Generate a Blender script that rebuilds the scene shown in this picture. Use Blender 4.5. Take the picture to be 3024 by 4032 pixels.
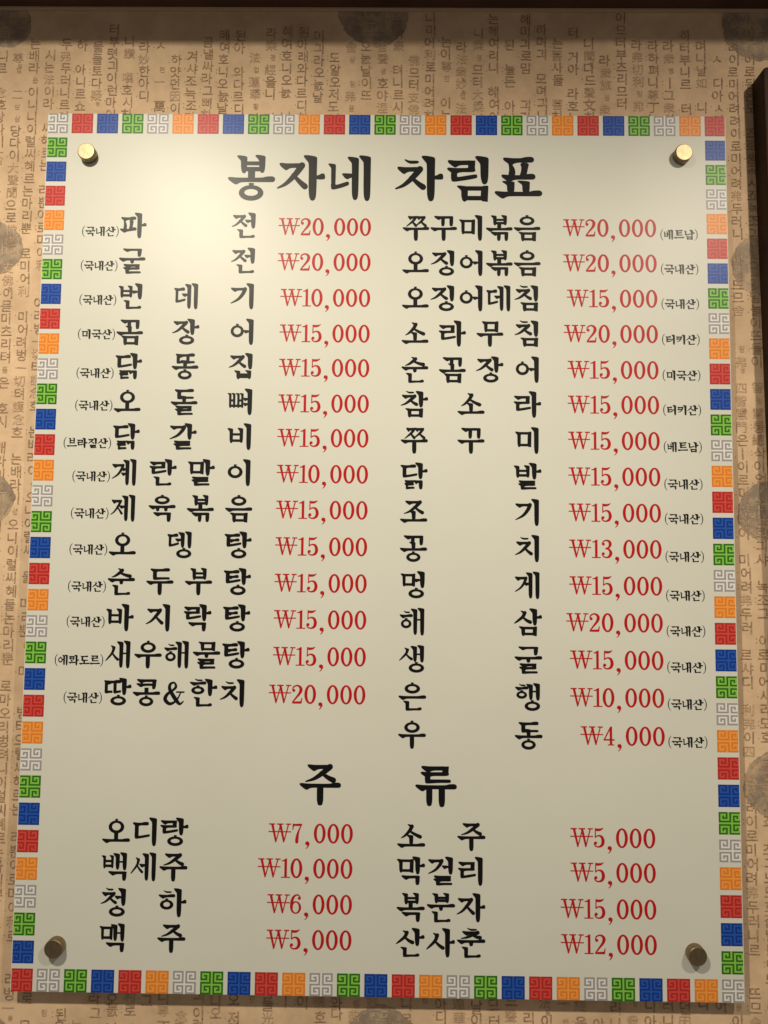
import bpy, bmesh, math, random
from mathutils import Matrix, Vector
from mathutils.geometry import tessellate_polygon

# ------------------------------------------------------------------ camera, world, lamps, exposure
scene = bpy.context.scene
COL = scene.collection
for o in list(bpy.data.objects):
    bpy.data.objects.remove(o, do_unlink=True)

cam_d = bpy.data.cameras.new('camera')
cam = bpy.data.objects.new('camera', cam_d)
COL.objects.link(cam)
# pose solved from the corners of the board and the pitch of its border squares
R = [[0.9999033746831251, -0.010438123274849694, 0.009180788626095424],
     [0.009752776281024165, 0.9973737528137313, 0.07176684856579982],
     [-0.009905788818175686, -0.07167037589376235, 0.9973791819399163]]
C = (0.009057285694954476, 0.024674407056385725, -0.649312995410263)


def b2w(v):            # board axes (x right, y down, z into the wall) to world axes
    return Vector((v[0], v[2], -v[1]))


rx, ry, rz = b2w(R[0]), -b2w(R[1]), -b2w(R[2])
M = Matrix.Identity(4)
for i in range(3):
    M[i][0], M[i][1], M[i][2] = rx[i], ry[i], rz[i]
M.translation = b2w(C)
cam.matrix_world = M
cam_d.sensor_fit = 'VERTICAL'
cam_d.sensor_height = 36.0
cam_d.lens = 36.0 * 3030.0 / 4032.0
cam_d.clip_start = 0.01
cam_d.clip_end = 50.0
scene.camera = cam

world = bpy.data.worlds.new('World')
scene.world = world
world.use_nodes = True
bg = world.node_tree.nodes['Background']
bg.inputs['Color'].default_value = (1.0, 0.88, 0.74, 1)
bg.inputs['Strength'].default_value = 0.18


def spot(name, loc, target, watts, colour, size, blend, radius):
    d = bpy.data.lights.new(name, 'SPOT')
    d.energy = watts
    d.color = colour
    d.spot_size = math.radians(size)
    d.spot_blend = blend
    d.shadow_soft_size = radius
    o = bpy.data.objects.new(name, d)
    COL.objects.link(o)
    o.location = loc
    o.rotation_euler = (Vector(target) - Vector(loc)).to_track_quat('-Z', 'Y').to_euler()
    return o


# two ceiling downlights in front of the wall, one to the left and one to the right of the board
spot('ceiling_spot', (-0.36, -0.80, 0.68), (-0.22, 0, -0.36), 43, (1.0, 0.91, 0.72), 87, 0.75, 0.022)
spot('ceiling_spot', (0.60, -0.80, 0.66), (0.32, 0, -0.34), 25, (1.0, 0.90, 0.72), 87, 0.75, 0.022)

scene.view_settings.view_transform = 'Standard'
scene.view_settings.look = 'None'
scene.view_settings.exposure = 0.0
scene.view_settings.gamma = 1.0
scene.view_settings.use_curve_mapping = False
try:
    scene.cycles.use_denoising = True
except Exception:
    pass


# ------------------------------------------------------------------ materials
def mat(name, colour, rough=0.5, metal=0.0, spec=0.5, noise=None, bump=None, coat=0.0):
    """noise = (scale, detail, second colour, low, high); bump = (scale, strength, distance)"""
    m = bpy.data.materials.new(name)
    m.use_nodes = True
    nt = m.node_tree
    b = nt.nodes['Principled BSDF']
    b.inputs['Base Color'].default_value = (*colour, 1)
    b.inputs['Roughness'].default_value = rough
    b.inputs['Metallic'].default_value = metal
    b.inputs['Specular IOR Level'].default_value = spec
    b.inputs['Coat Weight'].default_value = coat
    if noise or bump:
        tc = nt.nodes.new('ShaderNodeTexCoord')
    if noise:
        n = nt.nodes.new('ShaderNodeTexNoise')
        n.inputs['Scale'].default_value = noise[0]
        n.inputs['Detail'].default_value = noise[1]
        n.inputs['Roughness'].default_value = 0.65
        r = nt.nodes.new('ShaderNodeValToRGB')
        r.color_ramp.elements[0].position = noise[3]
        r.color_ramp.elements[1].position = noise[4]
        r.color_ramp.elements[0].color = (*noise[2], 1)
        r.color_ramp.elements[1].color = (*colour, 1)
        nt.links.new(tc.outputs['Object'], n.inputs['Vector'])
        nt.links.new(n.outputs['Fac'], r.inputs['Fac'])
        nt.links.new(r.outputs['Color'], b.inputs['Base Color'])
    if bump:
        n2 = nt.nodes.new('ShaderNodeTexNoise')
        n2.inputs['Scale'].default_value = bump[0]
        n2.inputs['Detail'].default_value = 6
        bp = nt.nodes.new('ShaderNodeBump')
        bp.inputs['Strength'].default_value = bump[1]
        bp.inputs['Distance'].default_value = bump[2]
        nt.links.new(tc.outputs['Object'], n2.inputs['Vector'])
        nt.links.new(n2.outputs['Fac'], bp.inputs['Height'])
        nt.links.new(bp.outputs['Normal'], b.inputs['Normal'])
    return m


GLOSS = 0.37           # the satin laminate over the whole printed face
SPEC = 0.20
m_panel = mat('satin_cream_print', (0.62, 0.615, 0.555), GLOSS, spec=SPEC,
              noise=(9, 3, (0.60, 0.594, 0.533), 0.3, 0.7), bump=(900, 0.06, 0.0002))
m_edge = mat('white_board_edge', (0.80, 0.79, 0.76), 0.5)
m_black = mat('black_print', (0.005, 0.005, 0.006), GLOSS, spec=SPEC)
m_red = mat('red_print', (0.42, 0.007, 0.008), GLOSS, spec=SPEC)
TILE = {
    'R': ((0.40, 0.022, 0.02), (0.58, 0.065, 0.05)),
    'B': ((0.006, 0.035, 0.24), (0.018, 0.085, 0.40)),
    'G': ((0.022, 0.13, 0.012), (0.22, 0.50, 0.065)),
    'W': ((0.30, 0.28, 0.28), (0.70, 0.685, 0.68)),
    'O': ((0.66, 0.20, 0.028), (0.82, 0.31, 0.06)),
}
m_tile = {}
for k_, (d_, l_) in TILE.items():
    nm = {'R': 'red', 'B': 'blue', 'G': 'green', 'W': 'grey', 'O': 'orange'}[k_]
    m_tile[k_] = (mat(nm + '_dark_print', d_, GLOSS, spec=SPEC), mat(nm + '_light_print', l_, GLOSS, spec=SPEC))
m_brass = mat('brushed_brass', (0.31, 0.235, 0.145), 0.42, metal=1.0, noise=(300, 4, (0.24, 0.18, 0.11), 0.35, 0.65),
              bump=(500, 0.12, 0.0003))
m_paper = mat('tan_wallpaper', (0.69, 0.49, 0.315), 0.72, spec=0.25,
              noise=(24, 10, (0.50, 0.345, 0.215), 0.30, 0.62), bump=(240, 0.25, 0.0006))
m_ink = mat('brown_wallpaper_ink', (0.25, 0.155, 0.092), 0.7, spec=0.25, noise=(380, 3, (0.48, 0.325, 0.20), 0.36, 0.58))
m_faint = mat('pale_wallpaper_ink', (0.38, 0.25, 0.155), 0.7, spec=0.25, noise=(420, 3, (0.58, 0.40, 0.25), 0.36, 0.62))
m_coin = mat('grey_coin_print', (0.25, 0.19, 0.145), 0.7, spec=0.25, noise=(60, 9, (0.50, 0.36, 0.23), 0.34, 0.58))
m_coin_hi = mat('pale_coin_relief', (0.46, 0.34, 0.23), 0.7, spec=0.25, noise=(110, 6, (0.27, 0.205, 0.155), 0.42, 0.58))
m_wood = mat('dark_red_brown_wood', (0.075, 0.030, 0.020), 0.45, noise=(30, 6, (0.045, 0.018, 0.012), 0.3, 0.7))
m_caulk = mat('tan_caulk', (0.50, 0.36, 0.24), 0.7)
m_frame = mat('dark_frame_wood', (0.045, 0.018, 0.010), 0.55, spec=0.15, noise=(60, 6, (0.02, 0.010, 0.007), 0.3, 0.7))
m_picture = mat('aged_picture_paper', (0.42, 0.33, 0.20), 0.5, noise=(8, 6, (0.25, 0.17, 0.09), 0.3, 0.7))


# ------------------------------------------------------------------ helpers
def link(name, me, parent=None):
    o = bpy.data.objects.new(name, me)
    COL.objects.link(o)
    if parent is not None:
        o.parent = parent
    return o


def tag(o, label=None, cat=None, group=None, kind=None):
    if label: o['label'] = label
    if cat: o['category'] = cat
    if group: o['group'] = group
    if kind: o['kind'] = kind
    return o


def empty(name, loc):
    o = bpy.data.objects.new(name, None)
    COL.objects.link(o)
    o.location = loc
    o.empty_display_size = 0.05
    return o


def mesh(name, verts, faces, mats, idx=None, smooth=False):
    me = bpy.data.meshes.new(name)
    me.from_pydata(verts, [], faces)
    for m_ in mats:
        me.materials.append(m_)
    if idx:
        me.polygons.foreach_set('material_index', idx)
    if smooth:
        me.polygons.foreach_set('use_smooth', [True] * len(me.polygons))
    me.update()
    return me


def box(name, x0, x1, y0, y1, z0, z1, m_, parent=None, bevel=0.0, seg=3, off=(0, 0, 0)):
    bm = bmesh.new()
    bmesh.ops.create_cube(bm, size=1)
    for v in bm.verts:
        v.co = Vector(((x0 + x1) / 2 + v.co.x * (x1 - x0) - off[0], (y0 + y1) / 2 + v.co.y * (y1 - y0) - off[1],
                       (z0 + z1) / 2 + v.co.z * (z1 - z0) - off[2]))
    if bevel:
        bmesh.ops.bevel(bm, geom=bm.edges[:], offset=bevel, segments=seg, profile=0.5, affect='EDGES')
    me = bpy.data.meshes.new(name)
    bm.to_mesh(me)
    bm.free()
    me.materials.append(m_)
    return link(name, me, parent)


class Sheet:
    """flat printed shapes on a plane y = const that faces -y; every polygon sits a few microns above the last"""
    def __init__(self, y):
        self.y, self.v, self.f, self.i, self.n = y, [], [], [], 0

    def poly(self, pts, mi=0, lift=True):
        b = len(self.v)
        y = self.y - (self.n % 40) * 3e-6
        if lift: self.n += 1
        self.v += [(x, y, z) for x, z in pts]
        tris = tessellate_polygon([[Vector((x, z, 0)) for x, z in pts]])
        for t in tris:
            a, c_, d = (pts[t[0]], pts[t[1]], pts[t[2]])
            cr = (c_[0] - a[0]) * (d[1] - a[1]) - (c_[1] - a[1]) * (d[0] - a[0])
            self.f.append([b + t[0], b + t[1], b + t[2]] if cr > 0 else [b + t[0], b + t[2], b + t[1]])
            self.i.append(mi)

    def ring(self, out, inn, mi=0):
        b = len(self.v)
        n = len(out)
        y = self.y - (self.n % 40) * 3e-6
        self.n += 1
        self.v += [(x, y, z) for x, z in out] + [(x, y, z) for x, z in inn]
        for k in range(n):
            j = (k + 1) % n
            q = [b + k, b + j, b + n + j, b + n + k]
            a, c_, d = self.v[q[0]], self.v[q[1]], self.v[q[2]]
            cr = (c_[0] - a[0]) * (d[2] - a[2]) - (c_[2] - a[2]) * (d[0] - a[0])
            self.f.append(q if cr > 0 else q[::-1])
            self.i.append(mi)

    def build(self, name, mats, parent):
        return link(name, mesh(name, self.v, self.f, mats, self.i), parent)


# ------------------------------------------------------------------ brush lettering (cell 0..1, y down)
def chaikin(p, it=2, r=0.22):
    for _ in range(it):
        q = []
        for k in range(len(p)):
            a, b = p[k], p[(k + 1) % len(p)]
            q.append((a[0] + (b[0] - a[0]) * r, a[1] + (b[1] - a[1]) * r))
            q.append((b[0] + (a[0] - b[0]) * r, b[1] + (a[1] - b[1]) * r))
        p = q
    return p


def stroke(P, n=6, cap=5):
    """outline of a smooth line through P = [(x, y, width), ...] with round ends"""
    pts = []
    for k in range(len(P) - 1):
        p0, p1, p2, p3 = P[max(k - 1, 0)], P[k], P[k + 1], P[min(k + 2, len(P) - 1)]
        for s in range(n):
            t = s / n
            pts.append(tuple(0.5 * ((2 * p1[c]) + (-p0[c] + p2[c]) * t + (2 * p0[c] - 5 * p1[c] + 4 * p2[c] - p3[c]) * t * t
                                    + (-p0[c] + 3 * p1[c] - 3 * p2[c] + p3[c]) * t ** 3) for c in range(3)))
    pts.append(P[-1])
    L, Rr = [], []
    m = len(pts)
    ang = []
    for k in range(m):
        a, b = pts[max(k - 1, 0)], pts[min(k + 1, m - 1)]
        th = math.atan2(b[1] - a[1], b[0] - a[0])
        ang.append(th)
        nx, ny = -math.sin(th), math.cos(th)
        w = pts[k][2] / 2
        L.append((pts[k][0] + nx * w, pts[k][1] + ny * w))
        Rr.append((pts[k][0] - nx * w, pts[k][1] - ny * w))
    endc = [(pts[-1][0] + math.cos(ang[-1] + math.pi / 2 - math.pi * j / cap) * pts[-1][2] / 2,
             pts[-1][1] + math.sin(ang[-1] + math.pi / 2 - math.pi * j / cap) * pts[-1][2] / 2) for j in range(1, cap)]
    stc = [(pts[0][0] + math.cos(ang[0] - math.pi / 2 - math.pi * j / cap) * pts[0][2] / 2,
            pts[0][1] + math.sin(ang[0] - math.pi / 2 - math.pi * j / cap) * pts[0][2] / 2) for j in range(1, cap)]
    return L + endc + Rr[::-1] + stc


WV, WH = 0.178, 0.100


def stem(x, y0, y1, w=None):
    w = w or WV
                          # long vertical with the slanted flag at its head
    h = y1 - y0
    k = min(1.0, h / (3.2 * w))
    p = [(-1.12, .16), (-1.02, .0), (-.55, .0), (.30, .14), (.52, .30), (.50, 1.0)]
    q = [(-.47, 1.15), (-.56, .86), (-.92, .44)]
    pts = [(x + a * w, y0 + b * w * k) for a, b in p]
    pts += [(x + .48 * w, y1 - 1.0 * w * k), (x + .36 * w, y1 - .22 * w), (x + .05 * w, y1), (x - .28 * w, y1 - .16 * w),
            (x - .46 * w, y1 - 1.0 * w * k)]
    pts += [(x + a * w, y0 + b * w * k) for a, b in q]
    return chaikin(pts)


def drop(x, y0, y1, w=None, lean=0.0):
    w = w or WV
                # vertical without a flag
    return chaikin([(x - .5 * w, y0), (x + .5 * w, y0), (x + .5 * w - lean * .6, y1 - .8 * w), (x + .36 * w - lean, y1 - .12 * w),
                    (x - lean, y1), (x - .32 * w - lean, y1 - .12 * w), (x - .48 * w - lean * .6, y1 - .8 * w)], 2, .15)


def bar(x0, x1, y, t=None, knob=True, rise=0.0):
    t = t or WH
       # horizontal: drooping head, thin waist, knob at the right end
    s = min(1.0, (x1 - x0) / 0.62)
    a = [(x0, y - .35 * t), (x0 + .025 * s, y - .62 * t), (x0 + .20 * s, y - .45 * t)]
    if knob:
        a += [(x1 - .27 * s, y - .46 * t), (x1 - .19 * s, y - .72 * t - rise), (x1 - .05 * s, y - .80 * t - rise),
              (x1, y - .42 * t - rise), (x1, y + .12 * t - rise), (x1 - .03 * s, y + .46 * t - rise), (x1 - .10 * s, y + .50 * t - rise)]
    else:
        a += [(x1, y - .55 * t - rise), (x1, y + .5 * t - rise)]
    a += [(x0 + .33 * s, y + .50 * t), (x0 + .25 * s, y + .66 * t), (x0 + .20 * s, y + 1.0 * t), (x0 + .15 * s, y + 1.02 * t),
          (x0 + .02 * s, y + .05 * t)]
    return chaikin(a, 2, .2)


def block(x0, y0, x1, y1, sk=0.0):
    return [(x0, y0), (x1, y0), (x1 - sk, y1), (x0 - sk, y1)]


def tickr(x, x1, y, t=None):
    t = t or WH * .95
                     # short arm to the right of a stem
    return chaikin([(x, y - .35 * t), (x + .35 * (x1 - x), y - .55 * t), (x + .6 * (x1 - x), y - .9 * t), (x1 - .02, y - .85 * t),
                    (x1, y - .3 * t), (x1 - .004, y + .3 * t), (x1 - .03, y + .5 * t), (x, y + .5 * t)], 2, .2)


def tickl(x0, x, y, t=None):
    t = t or WH * .9
                      # short arm to the left of a stem
    s = x - x0
    return chaikin([(x0, y - .35 * t), (x0 + .12 * s, y - .55 * t), (x, y - .45 * t), (x, y + .45 * t), (x0 + .75 * s, y + .55 * t),
                    (x0 + .5 * s, y + .95 * t), (x0 + .3 * s, y + .75 * t)], 2, .2)


def foot(xs, x1, y, t, up, w):                    # the turn at the bottom of a left stem and the arm running right
    return chaikin([(xs - .5 * w, y - 1.3 * w), (xs + .5 * w, y - 1.3 * w), (xs + .5 * w, y - t * 1.0), (xs + .5 * w + .03, y - t * .95),
                    (x1 - .02, y - t - up), (x1, y - t * .6 - up), (x1 - .01, y - t * .12 - up), ((xs + x1) / 2, y - .1 * t - up * .25),
                    (xs + .1 * w, y + .10 * t), (xs - .4 * w, y), (xs - .5 * w, y - .6 * w)], 2, .15)


class Ring(tuple):
    pass


def oval(x0, y0, x1, y1, wv=None, wh=None):
    wv, wh = wv or WV, wh or WH
    cx = (x0 + x1) / 2
    tk = min(.06, (y1 - y0) * .13)
    yt = y0 + tk
    cy, rx_, ry_ = (yt + y1) / 2, (x1 - x0) / 2, (y1 - yt) / 2
    n = 28
    out, inn = [], []
    for k in range(n):
        a = 2 * math.pi * k / n
        out.append((cx + math.cos(a) * rx_, cy + math.sin(a) * ry_))
        inn.append((cx + math.cos(a) * max(rx_ - wv * .86, .035), cy - .01 + math.sin(a) * max(ry_ - wh * .95, .04)))
    res = [Ring((out, inn))]
    res.append(chaikin([(cx - .06, y0 + .012), (cx - .02, y0), (cx + .055, y0 + .01), (cx + .065, y0 + .03), (cx + .03, y0 + .05), (cx + .03, yt + .04),
                        (cx - .045, yt + .04), (cx - .045, y0 + .05)], 1))
    return res


def jamo(c, x0, y0, x1, y1, kind, wv=None):
    """one consonant in its box; kind v = beside a tall vowel, h = above a flat vowel, j = final"""
    wv = wv or WV
    W, H = x1 - x0, y1 - y0
    X = lambda u: x0 + u * W
    Y = lambda v: y0 + v * H
    t = WH
    if H < .33: t = WH * .86
    wv = min(wv, W * .26)
    o = []
    if c in 'ㄱㅋㄲ':
        if kind == 'v' and c == 'ㄱ':
            o.append(bar(x0, X(.93), y0 + t * .6, t, False))
            o.append(stroke([(X(.86), y0 + t * .55, wv * .95), (X(.74), Y(.38), wv * .82), (X(.46), Y(.72), wv * .62), (X(.0) + .02, Y(1) - .02, .035)]))
        elif kind == 'v':
            o.append(bar(x0, X(.93), y0 + t * .6, t, False))
            o.append(stroke([(X(.86), y0 + t * .55, wv * .95), (X(.78), Y(.40), wv * .82), (X(.56), Y(.74), wv * .62), (X(.08) + .02, Y(1) - .02, .035)]))
            o.append(bar(x0, X(.78), Y(.45), t * .9, False))
        else:
            o.append(bar(x0, X(1), y0 + t * .6, t, False))
            if c == 'ㄲ':
                o.append(drop(X(.47), y0 + t * .3, y1, wv * .82, .01))
                o.append(drop(X(1) - wv * .42, y0 + t * .1, y1, wv * .84, .01))
            elif c == 'ㅋ':
                o.append(drop(X(1) - wv * .46, y0 + t * .1, y1, wv * .88, .03))
                o.append(bar(X(-.02), X(.88), Y(.55), t * .9, False))
            else:
                o.append(drop(X(1) - wv * .48, y0 + t * .1, y1, wv * .92, .01 if kind == 'j' else .02))
    elif c == 'ㄴ':
        if kind == 'v':
            o.append(stem(X(.24), y0, y1 - .04, wv * .88)); o.append(foot(X(.24), x1, y1, t, .075, wv * .85))
        else:
            o.append(stem(X(.22), y0, y1 - .02, wv * .84)); o.append(foot(X(.22), x1 - .04, y1, t * .9, 0, wv * .8))
            o.append(chaikin([(x1 - .17, y1 - t * .9), (x1 - .06, y1 - t * 1.3), (x1, y1 - t * 1.0), (x1, y1 - t * .2), (x1 - .17, y1)], 1))
    elif c in 'ㄷㅌ':
        xs = X(.24)
        o.append(bar(x0, X(.92 if kind == 'v' else 1), y0 + t * .6, t, True))
        o.append(drop(xs, y0 + t * .4, y1, wv * .88))
        up = .06 if kind == 'v' else 0
        o.append(foot(xs, x1, y1, t, up, wv * .88))
        if c == 'ㅌ': o.append(bar(xs, X(.88), Y(.50), t * .9, True))
    elif c == 'ㄸ':
        for a, b in ((0, .46), (.5, 1.0)):
            o.append(drop(X(a + .14), y0 + t * .4, y1 - .01, wv * .72))
        o.append(bar(x0, X(1), y0 + t * .6, t, True))
        o.append(foot(X(.14), X(.52), y1, t, 0, wv * .72)); o.append(foot(X(.64), X(1), y1, t, .02 if kind == 'v' else 0, wv * .72))
    elif c == 'ㄹ':
        o.append(bar(x0, X(.92), y0 + t * .6, t, False))
        o.append(block(X(.92) - wv * .86, y0 + t * .1, X(.93), Y(.47), .012))
        o.append(bar(X(-.02), X(.93), Y(.47), t * .92, False))
        o.append(drop(X(.22), Y(.44), y1 - .02, wv * .80))
        if kind == 'v':
            o.append(foot(X(.22), x1, y1, t, .06, wv * .8))
        else:
            o.append(foot(X(.22), x1, y1, t * .95, 0, wv * .8))
    elif c == 'ㅁ':
        o.append(stem(X(.24), y0, y1 + .015, wv * .84))
        o.append(block(X(.2), y0 + t * .15, X(.98), y0 + t * 1.1))
        o.append(chaikin([(X(.98) - wv * .8, y0 + .01), (X(.98) + .01, y0 - .005), (X(1.0), y0 + .05), (X(.98), y1 - .02), (X(.99), y1), (X(.95), y1 + .012), (X(.93) - wv * .7, y1 - .01)], 1))
        o.append(block(X(.24), y1 - t * 1.15, X(.98), y1 - t * .2))
    elif c == 'ㅂ':
        o.append(stem(X(.22), y0 + .012, y1 + .01, wv * .84)); o.append(stem(X(.84), y0, y1, wv * .84))
        o.append(block(X(.22), Y(.36), X(.82), Y(.36) + t * .85)); o.append(block(X(.22), y1 - t * 1.35, X(.82), y1 - t * .4))
    elif c == 'ㅃ':
        w = wv * .62
        for u in (.12, .38, .66, .92): o.append(stem(X(u), y0, y1, w))
        o.append(block(X(.12), Y(.42), X(.38), Y(.42) + t * .8)); o.append(block(X(.66), Y(.42), X(.92), Y(.42) + t * .8))
        o.append(block(X(.12), y1 - t * 1.3, X(.92), y1 - t * .4))
    elif c == 'ㅅ':
        if kind == 'v':
            ax, lx, rx2 = .60, 0, 1.0
        else:
            ax, lx, rx2 = .52, 0, 1.0
        o.append(chaikin([(X(ax) - wv * .95, y0 + .01), (X(ax) - wv * .7, y0 - .01), (X(ax) + wv * .1, y0 + .03), (X(ax) + wv * .55, y0 + .07), (X(ax) + wv * .1, Y(.42)), (X(ax) - wv * .6, Y(.36)), (X(ax) - wv * .4, y0 + .09)], 2))
        o.append(stroke([(X(ax) + wv * .08, y0 + .07, wv * .8), (X(ax - .10), Y(.46), wv * .72), (X(lx + .2), Y(.80), wv * .5), (X(lx) + .015, Y(1) - .015, .035)]))
        o.append(stroke([(X(ax - .14), Y(.44), wv * .40), (X(.70), Y(.72), wv * .66), (X(rx2) - .045, Y(.97) - .045, wv * .82)]))
    elif c in 'ㅈㅊ':
        yb = y0
        if c == 'ㅊ':
            d = .20 if H > .33 else .26
            o.append(chaikin([(X(.28), y0 + .0), (X(.34), y0 - .012), (X(.45), y0 + .02), (X(.74), y0 + .018), (X(.80), y0 + .045), (X(.74), y0 + .085), (X(.46), y0 + .09)], 2, .2))
            yb = y0 + H * d + .02
        hh = y1 - yb
        o.append(bar(X(.06), X(.88), yb + t * .6, t, False))
        o.append(stroke([(X(.82), yb + t * .55, wv * .85), (X(.60), yb + hh * .45, wv * .74), (X(.30), yb + hh * .80, wv * .5), (X(0) + .015, y1 - .015, .035)]))
        o.append(stroke([(X(.52), yb + hh * .46, wv * .40), (X(.76), yb + hh * .74, wv * .64), (X(1.0) - .045, y1 - .05, wv * .80)]))
    elif c == 'ㅉ':
        for a in (0, .44):
            o.append(bar(X(a + .08), X(a + .54), y0 + t * .6, t, False))
            o.append(stroke([(X(a + .5), y0 + t * .55, wv * .62), (X(a + .34), Y(.5), wv * .56), (X(a) + .015, Y(1) - .015, .035)]))
            o.append(stroke([(X(a + .30), Y(.52), wv * .36), (X(a + .56 - (.06 if a == 0 else 0)), Y(1) - .04, wv * .66)]))
    elif c == 'ㅇ':
        o += oval(x0, y0, x1, y1, wv)
    elif c == 'ㅎ':
        o.append(chaikin([(X(.28), y0), (X(.34), y0 - .012), (X(.45), y0 + .018), (X(.74), y0 + .016), (X(.80), y0 + .04), (X(.74), y0 + .075), (X(.46), y0 + .08)], 2, .2))
        o.append(bar(x0, X(1), Y(.28), t * .9, True))
        o += oval(X(.10), Y(.40), X(.90), y1, wv * .92, t * .9)
    elif c == 'ㅍ':
        o.append(bar(X(.05), X(.96), y0 + t * .6, t, True))
        o.append(chaikin([(X(.2), y0 + t), (X(.3), y0 + t * 1.2), (X(.42), Y(.55)), (X(.40), Y(.9)), (X(.2), Y(.9)), (X(.24), Y(.5))], 1))
        o.append(chaikin([(X(.55), y0 + t * 1.1), (X(.82), y0 + t * 1.2), (X(.78), Y(.5)), (X(.72), Y(.92)), (X(.52), Y(.92)), (X(.6), Y(.5))], 1))
        o.append(bar(x0, X(1), y1 - t * .6, t, True, .03 if kind == 'v' else 0))
    elif c == 'ㄺ':
        o += jamo('ㄹ', x0, y0, X(.56), y1, 'j', wv * .9)
        o.append(bar(X(.50), X(1), y0 + t * .6, t, False)); o.append(drop(X(1) - wv * .42, y0 + t * .1, y1 + .01, wv * .86, 0))
    return o


CHO = 'ㄱㄲㄴㄷㄸㄹㅁㅂㅃㅅㅆㅇㅈㅉㅊㅋㅌㅍㅎ'
JUNG = 'ㅏㅐㅑㅒㅓㅔㅕㅖㅗㅘㅙㅚㅛㅜㅝㅞㅟㅠㅡㅢㅣ'
JONG = ['', 'ㄱ', 'ㄲ', 'ㄳ', 'ㄴ', 'ㄵ', 'ㄶ', 'ㄷ', 'ㄹ', 'ㄺ', 'ㄻ', 'ㄼ', 'ㄽ', 'ㄾ', 'ㄿ', 'ㅀ', 'ㅁ', 'ㅂ', 'ㅄ', 'ㅅ', 'ㅆ', 'ㅇ', 'ㅈ', 'ㅊ', 'ㅋ', 'ㅌ', 'ㅍ', 'ㅎ']
_cache = {}


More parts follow.
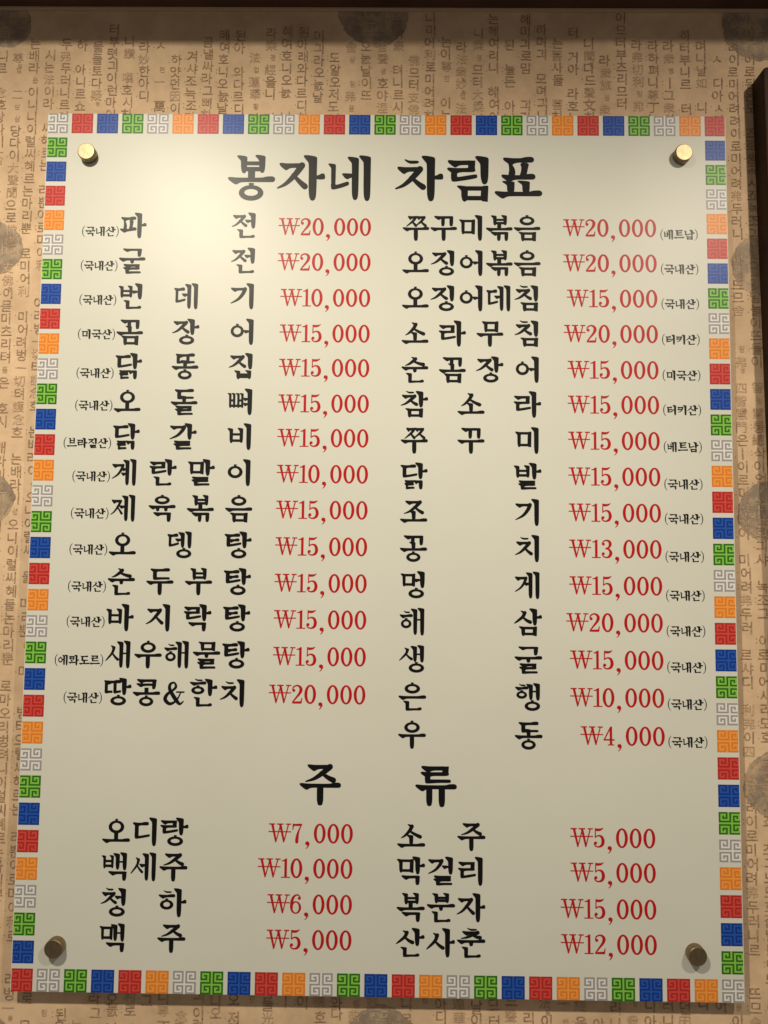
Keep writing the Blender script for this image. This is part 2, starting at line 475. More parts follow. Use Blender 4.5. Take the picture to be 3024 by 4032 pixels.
def syllable(ch, heavy=False):
    global WV, WH
    if heavy:
        keep = WV, WH
        WV, WH = WV * 1.14, WH * 1.10
        r_ = syllable(ch + '*')
        WV, WH = keep
        return r_
    if ch in _cache: return _cache[ch]
    key, ch = ch, ch[0]
    n = ord(ch) - 0xAC00
    c, v, j = CHO[n // 588], JUNG[(n % 588) // 28], JONG[n % 28]
    o = []
    W = WV
    if v in 'ㅏㅓㅣㅕ':
        sx = {'ㅏ': .735, 'ㅣ': .815, 'ㅓ': .83, 'ㅕ': .83}[v]
        rt = {'ㅏ': .60, 'ㅣ': .64, 'ㅓ': .58, 'ㅕ': .60}[v]
        lf = 0.0 if v == 'ㅏ' else .04
        if j:
            top, bot, yb = .09, .555, .625
        else:
            top, bot, yb = .17, .735, 1.0
        if c in 'ㅊㅎ': top -= .08
        if c in 'ㅅㅈㅊ': rt += .02; lf -= .01
        if c == 'ㅇ': lf += .03; rt -= .02; top += .02; bot -= .03 if not j else 0
        if c in 'ㄱ': bot += .05; rt += .02
        if c == 'ㅍ': rt += .03
        if c == 'ㄹ' or c in 'ㄷㅌㄸ': rt += .03
        o += jamo(c, lf, top, rt, bot, 'v')
        my = (top + bot) / 2 + (.03 if not j else 0)
        if c in 'ㅊㅎ': my += .03
        o.append(stem(sx, 0, yb, W))
        if v == 'ㅏ': o.append(tickr(sx + W * .4, 1.0, my))
        if v == 'ㅓ': o.append(tickl(rt - (.03 if c == 'ㅇ' else .09), sx - W * .4, my))
        if v == 'ㅕ':
            o.append(tickl(rt - .02, sx - W * .4, my - .09)); o.append(tickl(rt - .02, sx - W * .4, my + .10))
        if j:
            jx0, jx1 = (.24, .90) if v != 'ㅏ' else (.16, .82)
            if j == 'ㅇ': jx0, jx1 = jx0 + .09, jx1 - .0
            o += jamo(j, jx0, .645 if j != 'ㅇ' else .60, jx1, .985, 'j')
    elif v in 'ㅐㅔㅖㅒ':
        w = W * .88
        s1, s2 = (.585, .835)
        top, bot, yb = (.18, .74, 1.0) if not j else (.10, .56, .63)
        if c in 'ㅊㅎ': top -= .06
        rt = .50 if v == 'ㅐ' else .46
        if c in 'ㅅㅈ': rt += .01
        if c == 'ㅂ' and v == 'ㅐ': rt -= .03
        if c == 'ㄱ': rt += .03
        o += jamo(c, .02, top, rt, bot, 'v', W * .86)
        o.append(stem(s1, .03, yb - .02, w * .96)); o.append(stem(s2, 0, yb, w))
        my = (top + bot) / 2
        if v == 'ㅐ': o.append(block(s1, my - .03, s2, my + .03))
        if v == 'ㅔ': o.append(tickl(rt - .16, s1 - .03, my - .02))
        if v == 'ㅖ': o.append(tickl(rt - .14, s1 - .03, my - .08)); o.append(tickl(rt - .14, s1 - .03, my + .09))
        if j: o += jamo(j, .26 if j != 'ㅇ' else .36, .645 if j != 'ㅇ' else .60, .92, .985, 'j')
    elif v in 'ㅗㅜㅡㅠㅛ':
        wide = {'ㅁ': (.2, .82), 'ㅇ': (.22, .78), 'ㅂ': (.2, .82)}.get(c, (.14, .86))
        if j:
            cb, by = {'ㅗ': (.40, .545), 'ㅡ': (.40, .53), 'ㅜ': (.355, .445), 'ㅠ': (.355, .445)}[v]
        else:
            cb, by = {'ㅗ': (.56, .80), 'ㅡ': (.58, .78), 'ㅜ': (.44, .53), 'ㅠ': (.44, .53), 'ㅛ': (.52, .82)}[v]
        top = 0.0 if c in 'ㅇㅂㅊ' else .03
        if not j and v == 'ㅗ': top += .05
        if c in 'ㅊㅅㅈㅉ': cb += .01
        o += jamo(c, wide[0], top, wide[1], cb, 'h', W * .95)
        o.append(bar(0, 1.0, by, WH))
        if v == 'ㅗ': o.append(block(.5 - W * .42, cb - .06, .5 + W * .42, by)) if c in 'ㅇㅁㅂㅋ' else o.append(stem(.5, cb - .13, by + .02, W * .85))
        if v == 'ㅛ':
            o.append(stem(.34, cb + .02, by + .02, W * .92)); o.append(stem(.66, cb + .01, by + .02, W * .92))
        if v == 'ㅜ': o.append(drop(.5, by, .615 if j else 1.0, W * .9))
        if v == 'ㅠ':
            o.append(drop(.34, by, .615 if j else .98, W * .85)); o.append(drop(.64, by, .615 if j else 1.0, W * .88))
        if j:
            y0 = {'ㅗ': .64, 'ㅡ': .65, 'ㅜ': .625, 'ㅠ': .625}[v]
            a, b = (.18, .84) if j != 'ㅇ' else (.24, .76)
            if j == 'ㅇ': y0 -= .03
            if j == 'ㄱ': y0 += .01
            o += jamo(j, a, y0, b, 1.0, 'j', W * .95)
    elif v == 'ㅘ':
        o += jamo(c, .04, .10, .58, .50, 'h', W * .85)
        o.append(stem(.32, .44, .66, W * .8)); o.append(bar(0, .66, .72, WH * .95))
        o.append(stem(.76, 0, 1.0, W * .92)); o.append(tickr(.8, 1.0, .50))
    _cache[key] = o
    return o


def put(sh, shapes, cx, cy, sx, sy=None, mi=0):
    """place cell shapes centred on (cx, cy), board millimetres, y down"""
    sy = sy or sx
    f = lambda p: ((cx + (p[0] - .5) * sx) / 1000, -(cy + (p[1] - .5) * sy) / 1000)
    for s in shapes:
        if isinstance(s, Ring):
            sh.ring([f(p) for p in s[0]], [f(p) for p in s[1]], mi)
        else:
            sh.poly([f(p) for p in s], mi)


# digits: height 1 (y 0..1 down), x centred on 0
def ringd(rx_, ry_, ix, iy, cx=0, cy=.5):
    n = 36
    return Ring(([(cx + rx_ * math.cos(2 * math.pi * k / n), cy + ry_ * math.sin(2 * math.pi * k / n)) for k in range(n)],
                 [(cx + ix * math.cos(2 * math.pi * k / n), cy + iy * math.sin(2 * math.pi * k / n)) for k in range(n)]))


def disc(cx, cy, r, n=14):
    return [(cx + r * math.cos(2 * math.pi * k / n), cy + r * math.sin(2 * math.pi * k / n)) for k in range(n)]


def bold(P):
    return stroke([(x, y, w * 1.25) for x, y, w in P])


DIG = {
    '0': [ringd(.315, .515, .157, .420)],
    '1': [[(-.03, .03), (.075, .0), (.075, .97), (-.06, .97), (-.06, .12)], block(-.235, .945, .245, 1.0),
          chaikin([(-.22, .105), (-.12, .09), (.0, .0), (.07, .0), (.02, .14), (-.21, .155)], 1)],
    '2': [disc(-.17, .30, .082), bold([(-.235, .27, .045), (-.19, .12, .06), (0, .035, .065), (.17, .12, .11), (.215, .27, .135), (.14, .46, .11), (-.05, .70, .075), (-.225, .93, .06)]),
          chaikin([(-.265, .99), (-.22, .905), (.0, .88), (.20, .875), (.245, .70), (.29, .70), (.265, 1.0), (-.1, 1.0)], 1, .1)],
    '3': [disc(-.18, .24, .08), disc(-.19, .76, .08), bold([(-.24, .22, .045), (-.17, .09, .055), (0, .035, .065), (.15, .11, .11), (.19, .25, .125), (.11, .42, .08), (-.05, .475, .055)]),
          bold([(-.05, .475, .055), (.13, .54, .085), (.22, .72, .135), (.15, .90, .11), (0, .965, .065), (-.18, .91, .055), (-.25, .78, .045)])],
    '4': [[(.06, .02), (.17, .0), (.17, .98), (.04, .98), (.04, .2)], block(-.06, .945, .27, 1.0), [(.07, .0), (.13, .05), (-.22, .70), (-.295, .70)], block(-.295, .665, .295, .745)],
    '5': [disc(-.185, .77, .085), bold([(-.255, .79, .045), (-.19, .92, .055), (-.02, .965, .065), (.15, .88, .115), (.215, .68, .135), (.15, .46, .11), (0, .385, .065), (-.13, .42, .05), (-.19, .48, .04)]),
          [(-.215, .0), (-.165, .0), (-.165, .47), (-.225, .50)], chaikin([(-.215, -.01), (-.1, .02), (.1, .015), (.225, -.03), (.25, -.01), (.12, .12), (-.02, .155), (-.215, .14)], 1)],
    '6': [ringd(.29, .325, .165, .255, 0, .675), disc(.185, .20, .082), bold([(.24, .17, .045), (.16, .055, .055), (.03, .03, .065), (-.12, .14, .10), (-.205, .36, .12), (-.225, .66, .125)])],
    '7': [chaikin([(-.235, .0), (-.20, .0), (-.16, .02), (.26, .0), (.27, .04), (.2, .125), (-.17, .125), (-.20, .33), (-.25, .33)], 1, .1),
          bold([(.235, .06, .045), (.12, .30, .06), (.04, .55, .10), (.0, .80, .135), (-.005, .955, .13)])],
    ',': [disc(.0, 1.02, .105), bold([(.055, 1.0, .10), (.07, 1.10, .075), (.0, 1.24, .04), (-.07, 1.29, .02)])],
    '₩': [block(-.585, .005, -.255, .068), block(-.155, .005, .195, .068), block(.325, .005, .605, .068),
          [(-.475, .03), (-.34, .03), (-.165, .86), (-.195, .985), (-.235, .985)], [(-.05, .03), (.085, .03), (.262, .86), (.232, .985), (.19, .985)],
          [(-.005, .12), (.035, .2), (-.18, .985), (-.225, .95)], [(.425, .05), (.49, .05), (.248, .985), (.2, .95)], block(-.605, .405, .61, .46)],
}
PAREN_L = [stroke([(.62, -.06, .05), (.36, .2, .10), (.30, .5, .14), (.36, .8, .10), (.62, 1.06, .05)])]
PAREN_R = [stroke([(.38, -.06, .05), (.64, .2, .10), (.70, .5, .14), (.64, .8, .10), (.38, 1.06, .05)])]
AMP = [stroke([(.86, .44, .06), (.72, .70, .08), (.52, .90, .11), (.28, .95, .15), (.08, .76, .19), (.18, .54, .15), (.42, .38, .10)], 6),
       stroke([(.40, .40, .10), (.60, .22, .13), (.56, .06, .10), (.46, .01, .08)], 6),
       stroke([(.48, .01, .08), (.32, .09, .13), (.29, .28, .17), (.42, .52, .19), (.64, .80, .19), (.82, .96, .12), (1.0, .84, .05)], 6),
       block(.62, .40, 1.04, .47)]




def price(sh, text, right, cy, h=15.4):
    """red price, right-aligned at board x = right, digits centred on cy (mm)"""
    adv = 11.2
    n = text.replace('₩', '').split(',')
    x = right - 4.75
    g = lambda ch, xx: put(sh, DIG[ch], xx + .5 * h, cy, h)
    for ch in reversed(n[1]):
        g(ch, x); x -= adv
    x3 = x + adv
    xc = x3 - 10.2
    g(',', xc)
    x = xc - 8.5
    prev = None
    for ch in reversed(n[0]):
        if prev is not None: x -= 8.9 if ch == '1' else 11.06
        g(ch, x); prev = ch
    x -= 13.5 if prev == '1' else 14.2
    g('₩', x)


# ------------------------------------------------------------------ the wall, its wallpaper and the beam
YW = 0.012             # wall plane; the board's printed face is the plane y = 0
KW = 0.9880            # wall pattern scale: its positions were first measured for a plane 20 mm behind the face


def wx(x): return .0091 + (x - .0091) * KW
def wz(z): return -.0247 + (z + .0247) * KW

wall = link('wall', mesh('wall', [(-1.2, YW, -1.1), (1.3, YW, -1.1), (1.3, YW, 1.1), (-1.2, YW, 1.1)], [(0, 1, 2, 3)], [m_paper]))
tag(wall, 'tan wall papered with columns of old brown Korean script', 'wall', kind='structure')

random.seed(11)
_gl = {}


def glyph(ch):          # outline triangles of one character from Blender's own interface font
    if ch not in _gl:
        cu = bpy.data.curves.new('glyph', 'FONT')
        cu.body = ch
        cu.resolution_u = 3
        cu.offset = .002
        ob = bpy.data.objects.new('glyph', cu)
        COL.objects.link(ob)
        dg = bpy.context.evaluated_depsgraph_get()
        me = ob.evaluated_get(dg).to_mesh()
        vs = [(v.co.x, v.co.y) for v in me.vertices]
        fs = [tuple(p.vertices) for p in me.polygons]
        xs = [v[0] for v in vs] or [0]
        _gl[ch] = (vs, fs, (min(xs) + max(xs)) / 2)
        ob.evaluated_get(dg).to_mesh_clear()
        bpy.data.objects.remove(ob)
        bpy.data.curves.remove(cu)
    return _gl[ch]


class Script:
    def __init__(self, y): self.y, self.v, self.f = y, [], []

    def char(self, ch, x, z, em, wid=1.0):
        vs, fs, mx = glyph(ch)
        b = len(self.v)
        a = random.uniform(-.03, .03)
        ca, sa = math.cos(a), math.sin(a)
        for px, py in vs:
            dx, dz = (px - mx) * em * wid, (py - .36) * em
            self.v.append((wx(x + dx * ca - dz * sa), self.y, wz(z + dx * sa + dz * ca)))
        self.f += [tuple(b + k for k in f) for f in fs]

    def dot(self, x, z, r):
        b = len(self.v)
        self.v += [(wx(x + r * math.cos(k * .785)), self.y, wz(z + r * math.sin(k * .785))) for k in range(8)]
        self.f.append(tuple(range(b, b + 8)))

    def build(self, name, m_, parent): return link(name, mesh(name, self.v, self.f, [m_]), parent)


ink, faint = Script(YW - .00045), Script(YW - .00040)
HANJA = set('法念大聲聞衆佛支乘經蓮華舍利弗涅尊菩光妙疑讚嘆因二一切護四智慧門如旅')
# columns as they read above the board, left to right
TOP = ['기니르샤念호', '니尊법이二삼', '는배라읍이니', '지시는法이라', '두弗두러니르', '하며아니르쇼', '들돌토다疑는', '터부텻긔이런마', '니讚법嘆호시', '라妙한아디어',
       'ㅅ華련一법萬', '며하얏던因이', '토겨샤조녹조', '곰낼싸라그삐', '혜여호니오눐날', '된아래와다르디', '하法멉蓮華황', '라乘경經을니르', '혜여호니오눐날', '된아래와다르디',
       '미긔라오눐날이', '삼도알오저도', '舍샹利링弗몯', '는오눐날이뜨들', '舍聲셩호야涅', '이衆쥬텨니르시', '라佛므터支佛', '니미어利로미어려', '는이尊민法이', '라法衆妙멉法',
       '니乘경므터大乘', '는혜여리니씨혜여', '된안놀돈된아', '혜미긔로밈모미긔', '하며긔그모며긔', '는菩사둘光菩', '터랑거아스라호', '니聞다드聲文', '라衆旅심衆', '이므터부츠리므터',
       '라弗切利링弗', '라하펴니尊丁', '라衆병ㅣ그衆', '하터부니르므터', '며니날如리니', '는ㅅ聲디아ㅅ', '하어려이로미어려', '일음이로된은도']
X0, PX, PZ = -0.3508, 0.01447, 0.0116
LEFT = {0: '당다이大聲聞은佛므터支佛이믇미츠리라는배라쎵존이음品자오셔니이럴시혜들논마리뿐음은으利',
        1: '삼당다이大聲聞으로佛므터支佛이믇미츠리텨품은念호시논배라이셩쎵존니삼당이大영聞문아로미어利로',
        2: '니이럴씨혜르논마리뿐아로미어利로미어려벙一切텨護念호시논배라이셩오니이럴씨혜들논마리뿐음로마오리벙텨',
        3: '럴씨혜르논마리뿐아로미어利로미어려벙一切텨護念호시논배라이셩오니이럴씨혜들논마리뿐음로마오리벙텨으'}
RIGHT = {44: '니르샤디舍利弗아므터이四智慧門이라어려이로미어려이로미어려弗두러니르샤디뭉舍利弗이四숭밍慧똥밍ㅅ문',
         45: '려弗몯두러니르샤디뜨므舍샹利링弗몯이四숑밍慧똥ㅅ門은이로미어려이로미어려弗몯두러니르샤디뭉舍샹利弗이',
         46: '려이로미어려弗두러니르샤디뜨므舍샹利링弗이四智慧門은ㅣ이로미어려이로미어려弗두러니르샤디舍利弗이四밍慧ㅅ',
         47: '호즈르뿜곡시죠녹조긔노도흐갈날늘이뜨들이슈智밍慧롱總삭이업고즈일로긔샤조녹조그려이로미어사리도'}
for i in range(48):
    x = X0 + i * PX
    seq = TOP[i]
    zb = 0.392 + random.uniform(-.0035, .0035)       # row just above the board
    n = len(seq)
    def one(ch, xx, zz):
        if random.random() < .13: return
        han = ch in HANJA
        small = (not han) and ch in '법멉셩경링샹몯황련밍민병읍숑똥쎵품존삼음심'
        j = random.uniform(-.0007, .0007)
        if small:
            faint.char(ch, xx + j + .0014, zz, .0066, .9)
        elif han:
            faint.char(ch, xx + j, zz, .0108)
            if random.random() < .3: faint.char(random.choice('법셩경몯링'), xx + .0018, zz - .0078, .0048)
        else:
            ink.char(ch, xx + j, zz, random.uniform(.0112, .0120))
            r = random.random()
            if r < .40: ink.dot(xx - .0063, zz - random.uniform(-.002, .0035), .00042)
            elif r < .54:
                ink.dot(xx - .0063, zz + .0018, .00042); ink.dot(xx - .0063, zz - .0016, .00042)
    for k in range(9):
        z = zb + (k) * PZ
        if z > .50: break
        if k < n: one(seq[n - 1 - k], x, z)
    # the next repeat starts just behind the upper edge of the board and the columns run down behind it
    low = LEFT.get(i) or RIGHT.get(i)
    if low:
        for k in range(68):
            z = zb - (k + 1) * PZ
            one(low[k % len(low)], x, z)
    else:
        z = zb - PZ
        one(random.choice('니라이는하'), x, z)
        nxt = TOP[(i * 7 + 5) % 48] + TOP[(i * 3 + 11) % 48]
        for k in range(7):
            one(nxt[k], x, -.352 - k * PZ + random.uniform(-.003, .003))
ink.build('wallpaper_script', m_ink, wall)
faint.build('faint_script', m_faint, wall)


def coin(x, z, r, seed, rot=0.0):
    """old cash coin printed on the paper: ragged dark disc, rim, square centre and four characters"""
    rnd = random.Random(seed)
    ph = [rnd.uniform(0, 6.28) for _ in range(5)]
    rr = lambda a: r * (.98 + .030 * math.sin(3 * a + ph[0]) + .015 * math.sin(7 * a + ph[1]) + .012 * math.sin(13 * a + ph[2]) + .016 * math.sin(29 * a + ph[3]))
    v, f, idx = [], [], []
    n = 72
    y = YW - .0002
    v.append((x, y, z))
    for k in range(n):
        a = 2 * math.pi * k / n
        v.append((x + rr(a) * math.cos(a), y, z + rr(a) * math.sin(a)))
    for k in range(n):
        f.append((0, 1 + k, 1 + (k + 1) % n)); idx.append(0)
    y2 = YW - .0003
    b = len(v)
    for k in range(n):
        a = 2 * math.pi * k / n
        w = .9 + .02 * math.sin(5 * a + ph[4])
        v.append((x + r * w * math.cos(a), y2, z + r * w * math.sin(a)))
        w -= .035 + .02 * math.sin(2 * a + ph[2])
        v.append((x + r * w * math.cos(a), y2, z + r * w * math.sin(a)))
    for k in range(n):
        if rnd.random() < .7:
            j = (k + 1) % n
            f.append((b + 2 * k, b + 2 * j, b + 2 * j + 1, b + 2 * k + 1)); idx.append(1)
    q = r * .24
    for (ax, az, bx, bz) in ((-q, q, q, q * 1.18), (-q, -q * 1.18, q, -q), (-q * 1.18, -q, -q, q), (q, -q, q * 1.18, q)):
        b = len(v)
        v += [(x + ax, y2, z + az), (x + bx, y2, z + az), (x + bx, y2, z + bz), (x + ax, y2, z + bz)]
        f.append((b, b + 1, b + 2, b + 3)); idx.append(1)
    for ch, dx, dz in (('常', 0, .56), ('平', 0, -.56), ('通', .56, 0), ('寶', -.56, 0)):
        vs, fs, mx = glyph(ch)
        b = len(v)
        for px, py in vs:
            v.append((x + dx * r + (px - mx) * r * .52, y2, z + dz * r + (py - .36) * r * .52))
        f += [tuple(b + k for k in ff) for ff in fs]
        idx += [1] * len(fs)
    me = mesh('coin_print', v, f, [m_coin, m_coin_hi], idx)
    return link('coin_print', me, wall)


for s_, (cx_, cz_, r_) in enumerate([(-.3494, .2574, .0252), (-.3469, .0318, .0246), (-.3490, .4698, .0239), (-.0110, .4813, .0330),
                                     (.3427, .4755, .0395), (.3345, .2464, .0265), (.3347, .0267, .0259), (.3380, -.2048, .0289), (.0045, -.4214, .0325),
                                     (-.3263, -.4207, .0213)]):
    coin(wx(cx_), wz(cz_), r_ * KW, s_ + 3)

beam = box('wooden_beam', -1.2, 1.3, -0.102, YW - .0005, wz(.4837), .62, m_wood, None, .003)
tag(beam, 'dark reddish brown wooden beam along the top of the papered wall', 'beam')
box('trim_strip', -1.2, 1.3, YW - .0035, YW - .0006, wz(.4820), wz(.4836), m_caulk, beam)

# ------------------------------------------------------------------ picture frame at the right edge
FX, FZ = wx(.3304), wz(.4165)
fr = empty('picture_frame', (FX, YW, FZ))
tag(fr, 'dark wooden picture frame with rounded corners at the right edge', 'picture frame')
fd, fw, W_, H_ = .021, .0085, .42, .56
rails = (((0, fw), (-H_, 0)), ((W_ - fw, W_), (-H_, 0)), ((fw + .0002, W_ - fw - .0002), (-fw, 0)), ((fw + .0002, W_ - fw - .0002), (-H_, -H_ + fw)))
for (xa, xb), (za, zb_) in rails:
    bm = bmesh.new()
    bmesh.ops.create_cube(bm, size=1)
    for v in bm.verts:
        v.co = Vector(((xa + xb) / 2 + v.co.x * (xb - xa), -fd / 2 - .0005 + v.co.y * fd, (za + zb_) / 2 + v.co.z * (zb_ - za)))
    # round the two outer vertical corners of the side rails, then soften every edge
    if zb_ - za > .4:
        outer = 0 if xa == 0 else W_
        ed = [e for e in bm.edges if abs(e.verts[0].co.x - outer) < 1e-5 and abs(e.verts[1].co.x - outer) < 1e-5
              and abs(e.verts[0].co.z - e.verts[1].co.z) < 1e-5]
        bmesh.ops.bevel(bm, geom=ed, offset=.0045, segments=5, profile=0.5, affect='EDGES')
    bmesh.ops.bevel(bm, geom=[e for e in bm.edges if e.calc_face_angle(0) > .6], offset=.0014, segments=2, profile=0.5, affect='EDGES')
    me = bpy.data.meshes.new('rail')
    bm.to_mesh(me); bm.free()
    me.materials.append(m_frame)
    link('rail', me, fr)
box('picture', fw + .0004, W_ - fw - .0004, -.012, -.002, -H_ + fw + .0004, -fw - .0004, m_picture, fr)
fr.rotation_euler = (0, math.radians(-0.78), 0)

# ------------------------------------------------------------------ the menu board
board = empty('menu_board', (0, 0, 0))
tag(board, 'cream Korean menu board with red prices and a border of coloured meander squares', 'menu board')
HX, HZ = .2977, .3720
panel = box('panel', -HX, HX, 0.0, .003, -HZ, HZ, m_panel, board, .0005, 2)
panel.data.materials.append(m_edge)
for p_ in panel.data.polygons:
    if p_.normal.y > -.9: p_.material_index = 1

# border squares: a meander cross in every square
COLT = ['####+.#######', '#...#.#.....#', '#.#.#.#.###.#', '#.###.#.#.#.#', '#.....#.#...#', '#######.#####', '.............',
        '#######.#####', '#.....#.#...#', '#.###.#.#.#.#', '#.#.#.#.###.#', '#...#.#.....#', '#####.#######']
COLT = [r_.replace('+', '#') for r_ in COLT]
ROWT = [''.join(COLT[c][r] for c in range(13)) for r in range(13)]
PXT, PYT = .0222222, .0219807


def square(sh, key, cx, cy, pat, w, h, c0, c1):
    """pat columns c0..c1 are the part of the 13 x 13 motif left inside the trimmed edge"""
    di, li = 2 * 'RBGWO'.index(key), 2 * 'RBGWO'.index(key) + 1
    n = c1 - c0
    x0, z0 = cx - w / 2, -(cy - h / 2)
    y = sh.y
    def quad(xa, za, xb, zb_, mi, yy):
        b = len(sh.v)
        sh.v += [(xa, yy, zb_), (xb, yy, zb_), (xb, yy, za), (xa, yy, za)]
        sh.f.append([b, b + 1, b + 2, b + 3]); sh.i.append(mi)
    quad(x0, z0, x0 + w, z0 - h, di, y)
    for r in range(13):
        c = c0
        while c < c1:
            if pat[r][c] == '.':
                e = c
                while e < c1 and pat[r][e] == '.': e += 1
                quad(x0 + (c - c0) * w / n, z0 - r * h / 13, x0 + (e - c0) * w / n, z0 - (r + 1) * h / 13, li, y - .00003)
                c = e
            else:
                c += 1


TMATS = [m_tile[k_][s_] for k_ in 'RBGWO' for s_ in (0, 1)]
TW, TH = .0187, .0180
MIR = [r_[::-1] for r_ in COLT]
yb = -.00006
top, bot, lef, rig = Sheet(yb), Sheet(yb), Sheet(yb), Sheet(yb)
for i in range(1, 26):
    square(top, 'RBGWO'[(i - 1) % 5], (i - 13) * PXT, -16.5 * PYT, ROWT, TW, TH, 0, 13)
    square(bot, 'WGBRO'[(i - 1) % 5], (i - 13) * PXT, 16.5 * PYT, ROWT, TW, TH, 0, 13)
WC = .0174
for i in range(34):
    square(lef, 'WGBRO'[i % 5], -HX + .0009 + WC / 2, (i - 16.5) * PYT, MIR, WC, TH, 1, 13)
    square(rig, 'RBGWO'[i % 5], HX - .0009 - WC / 2, (i - 16.5) * PYT, COLT, WC, TH, 0, 12)
for sh in (top, bot, lef, rig):
    sh.build('border_strip', TMATS, board)

YT = -.00010


def words(name, items, size):
    sh = Sheet(YT)
    for ch, x, y in items:
        put(sh, AMP if ch == '&' else syllable(ch), x, y, size * (.72 if ch == '&' else 1), size * (.80 if ch == '&' else 1))
    return sh.build(name, [m_black], board)


def spread(text, xa, xb, ya, yb_):
    n = len(text)
    return [(ch, xa + (xb - xa) * k / max(n - 1, 1), ya + (yb_ - ya) * k / max(n - 1, 1)) for k, ch in enumerate(text)]


# heading
ty = -314.0
words('title_lettering', [('봉', -116.4, ty), ('자', -72.6, ty), ('네', -29.2, ty), ('차', 30.6, ty), ('림', 74.0, ty), ('표', 116.6, ty)], 41.5)
words('section_heading', [('주', -47.7, 203.9), ('류', 47.8, 203.9)], 34.4)

CELL = 23.2
LEFT_ITEMS = [('파전', '20,000', '국내산', -270.6, -264.8), ('굴전', '20,000', '국내산', -239.2, -234.1), ('번데기', '10,000', '국내산', -207.5, -203.7),
              ('꼼장어', '15,000', '미국산', -176.1, -173.4), ('닭똥집', '15,000', '국내산', -146.0, -139.3), ('오돌뼈', '15,000', '국내산', -115.0, -111.1),
              ('닭갈비', '15,000', '브라질산', -84.9, -78.6), ('계란말이', '10,000', '국내산', -54.0, -50.0), ('제육볶음', '15,000', '국내산', -23.4, -18.4),
              ('오뎅탕', '15,000', '국내산', 7.6, 12.2), ('순두부탕', '15,000', '국내산', 38.4, 43.4), ('바지락탕', '15,000', '국내산', 68.8, 72.9),
              ('새우해물탕', '15,000', '에콰도르', 99.4, 104.9), ('땅콩&한치', '20,000', '국내산', 130.6, 135.8)]
RIGHT_ITEMS = [('쭈꾸미볶음', '20,000', '베트남', -269.9, -265.0), ('오징어볶음', '20,000', '국내산', -238.6, -234.3), ('오징어데침', '15,000', '국내산', -207.4, -203.6),
               ('소라무침', '20,000', '터키산', -176.4, -172.4), ('순꼼장어', '15,000', '미국산', -145.0, -141.3), ('참소라', '15,000', '터키산', -114.8, -111.3),
               ('쭈꾸미', '15,000', '베트남', -83.8, -79.6), ('닭발', '15,000', '국내산', -53.2, -47.8), ('조기', '15,000', '국내산', -22.5, -18.5),
               ('꽁치', '13,000', '국내산', 8.0, 13.3), ('멍게', '15,000', '국내산', 38.8, 45.8), ('해삼', '20,000', '국내산', 69.5, 75.3),
               ('생굴', '15,000', '국내산', 100.4, 105.1), ('은행', '10,000', '국내산', 131.2, 135.4), ('우동', '4,000', '국내산', 162.4, 166.1)]


def note(text, xa, xb, y):
    """small origin note in brackets between board x = xa and xb"""
    sh = Sheet(YT)
    n = len(text)
    h = 8.9
    put(sh, PAREN_L, xa + 1.1, y, 5.6, 8.9)
    put(sh, PAREN_R, xb - 1.1, y, 5.6, 8.9)
    a, b = xa + 2.2, xb - 2.2
    w = (b - a) / n
    for k, ch in enumerate(text):
        put(sh, syllable(ch, True), a + (k + .5) * w, y, min(w * 1.0, 9.0), h)
    return sh.build('origin_note', [m_black], board)


def money(text, right, y):
    sh = Sheet(YT)
    price(sh, text, right, y)
    return sh.build('price', [m_red], board)


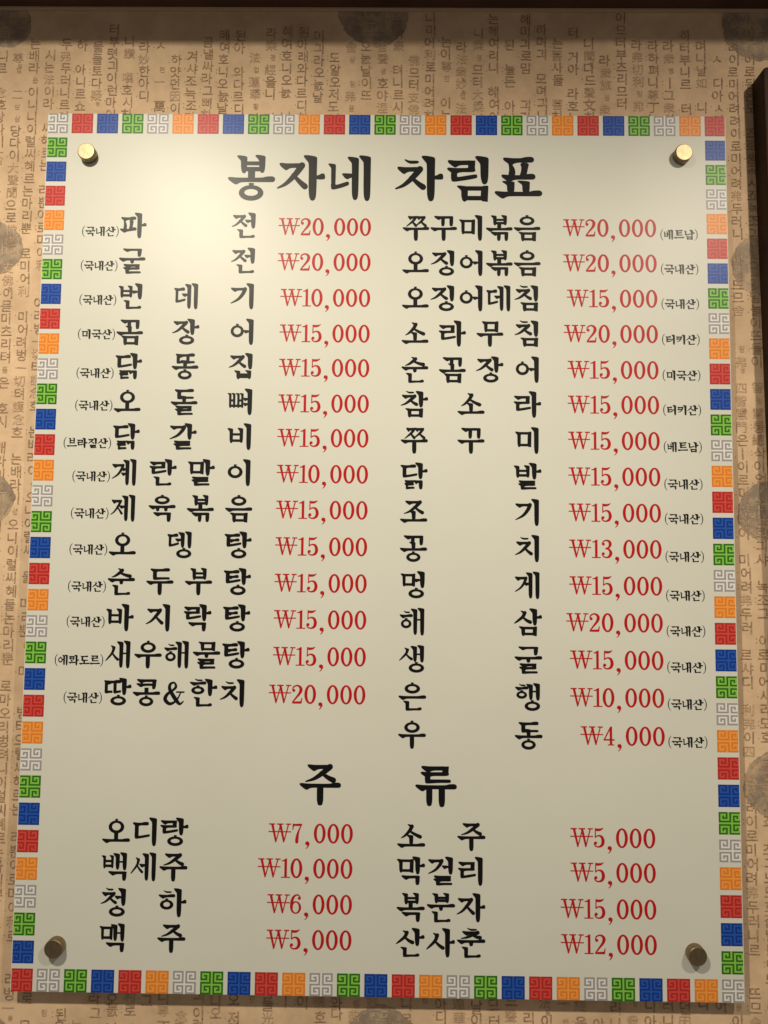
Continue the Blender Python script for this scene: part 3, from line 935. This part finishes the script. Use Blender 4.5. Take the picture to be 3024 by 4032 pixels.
for k, (nm, pr, og, y, yo) in enumerate(LEFT_ITEMS):
    xa, xb = -218.6 + .03 * k, -121.6 + .12 * k
    if '&' in nm:
        its = [('땅', -218.2, y), ('콩', -194.0, y), ('&', -171.2, y + .8), ('한', -146.4, y), ('치', -121.6, y)]
    else:
        its = spread(nm, xa, xb, y + .35, y - .35)
    words('dish_name', its, CELL)
    money('₩' + pr, -11.4, y + (.5 if k < 6 else .2))
    note(og, -271.4 if len(og) == 4 else -262.7, -231.6, yo)
for k, (nm, pr, og, y, yo) in enumerate(RIGHT_ITEMS):
    words('dish_name', spread(nm, 27.7, 124.1, y + .3, y - .3), CELL)
    money('₩' + pr, 235.6 + .05 * k, y - .7)
    note(og, 239.8, 271.0, yo)
for nm, pr, y in (('오디랑', '7,000', 244.0), ('백세주', '10,000', 272.0), ('청하', '6,000', 300.4), ('맥주', '5,000', 328.4)):
    words('drink_name', spread(nm, -215.2, -167.2, y + .2, y - .2), CELL)
    money('₩' + pr, -20.3, y - .6)
for nm, pr, y in (('소주', '5,000', 244.5), ('막걸리', '5,000', 272.0), ('복분자', '15,000', 300.8), ('산사춘', '12,000', 328.5)):
    words('drink_name', spread(nm, 27.7, 77.0, y + .2, y - .2), CELL)
    money('₩' + pr, 227.3, y - .7)


# stand-off bolts
def lathe(name, prof, m_, seg=48):
    v, f = [], []
    for r, y in prof:
        for k in range(seg):
            a = 2 * math.pi * k / seg
            v.append((r * math.cos(a), y, r * math.sin(a)))
    for j in range(len(prof) - 1):
        for k in range(seg):
            k2 = (k + 1) % seg
            f.append((j * seg + k, j * seg + k2, (j + 1) * seg + k2, (j + 1) * seg + k))
    f.append(tuple(range(seg))[::-1])
    f.append(tuple((len(prof) - 1) * seg + k for k in range(seg)))
    me = mesh(name, v, f, [m_])
    bm = bmesh.new(); bm.from_mesh(me)
    bmesh.ops.recalc_face_normals(bm, faces=bm.faces[:])
    bm.to_mesh(me); bm.free()
    return me


body_me = lathe('standoff_bolt', [(.0074, YW - .0003), (.0074, .0032), (.0058, .0032), (.0058, -.0002), (.0075, -.0002), (.0075, -.0050), (.0068, -.0052)], m_brass)
cap_me = lathe('cap', [(.0070, -.0053), (.00745, -.0055), (.00745, -.0069), (.0070, -.0075), (.0066, -.00755)], m_brass)
for bx_, bz_ in ((-.2596, .3334), (.2583, .3352), (-.2606, -.3350), (.2577, -.3330)):
    bo = link('standoff_bolt', body_me, board)
    bo.location = (bx_, 0, bz_)
    ca = link('cap', cap_me, bo)
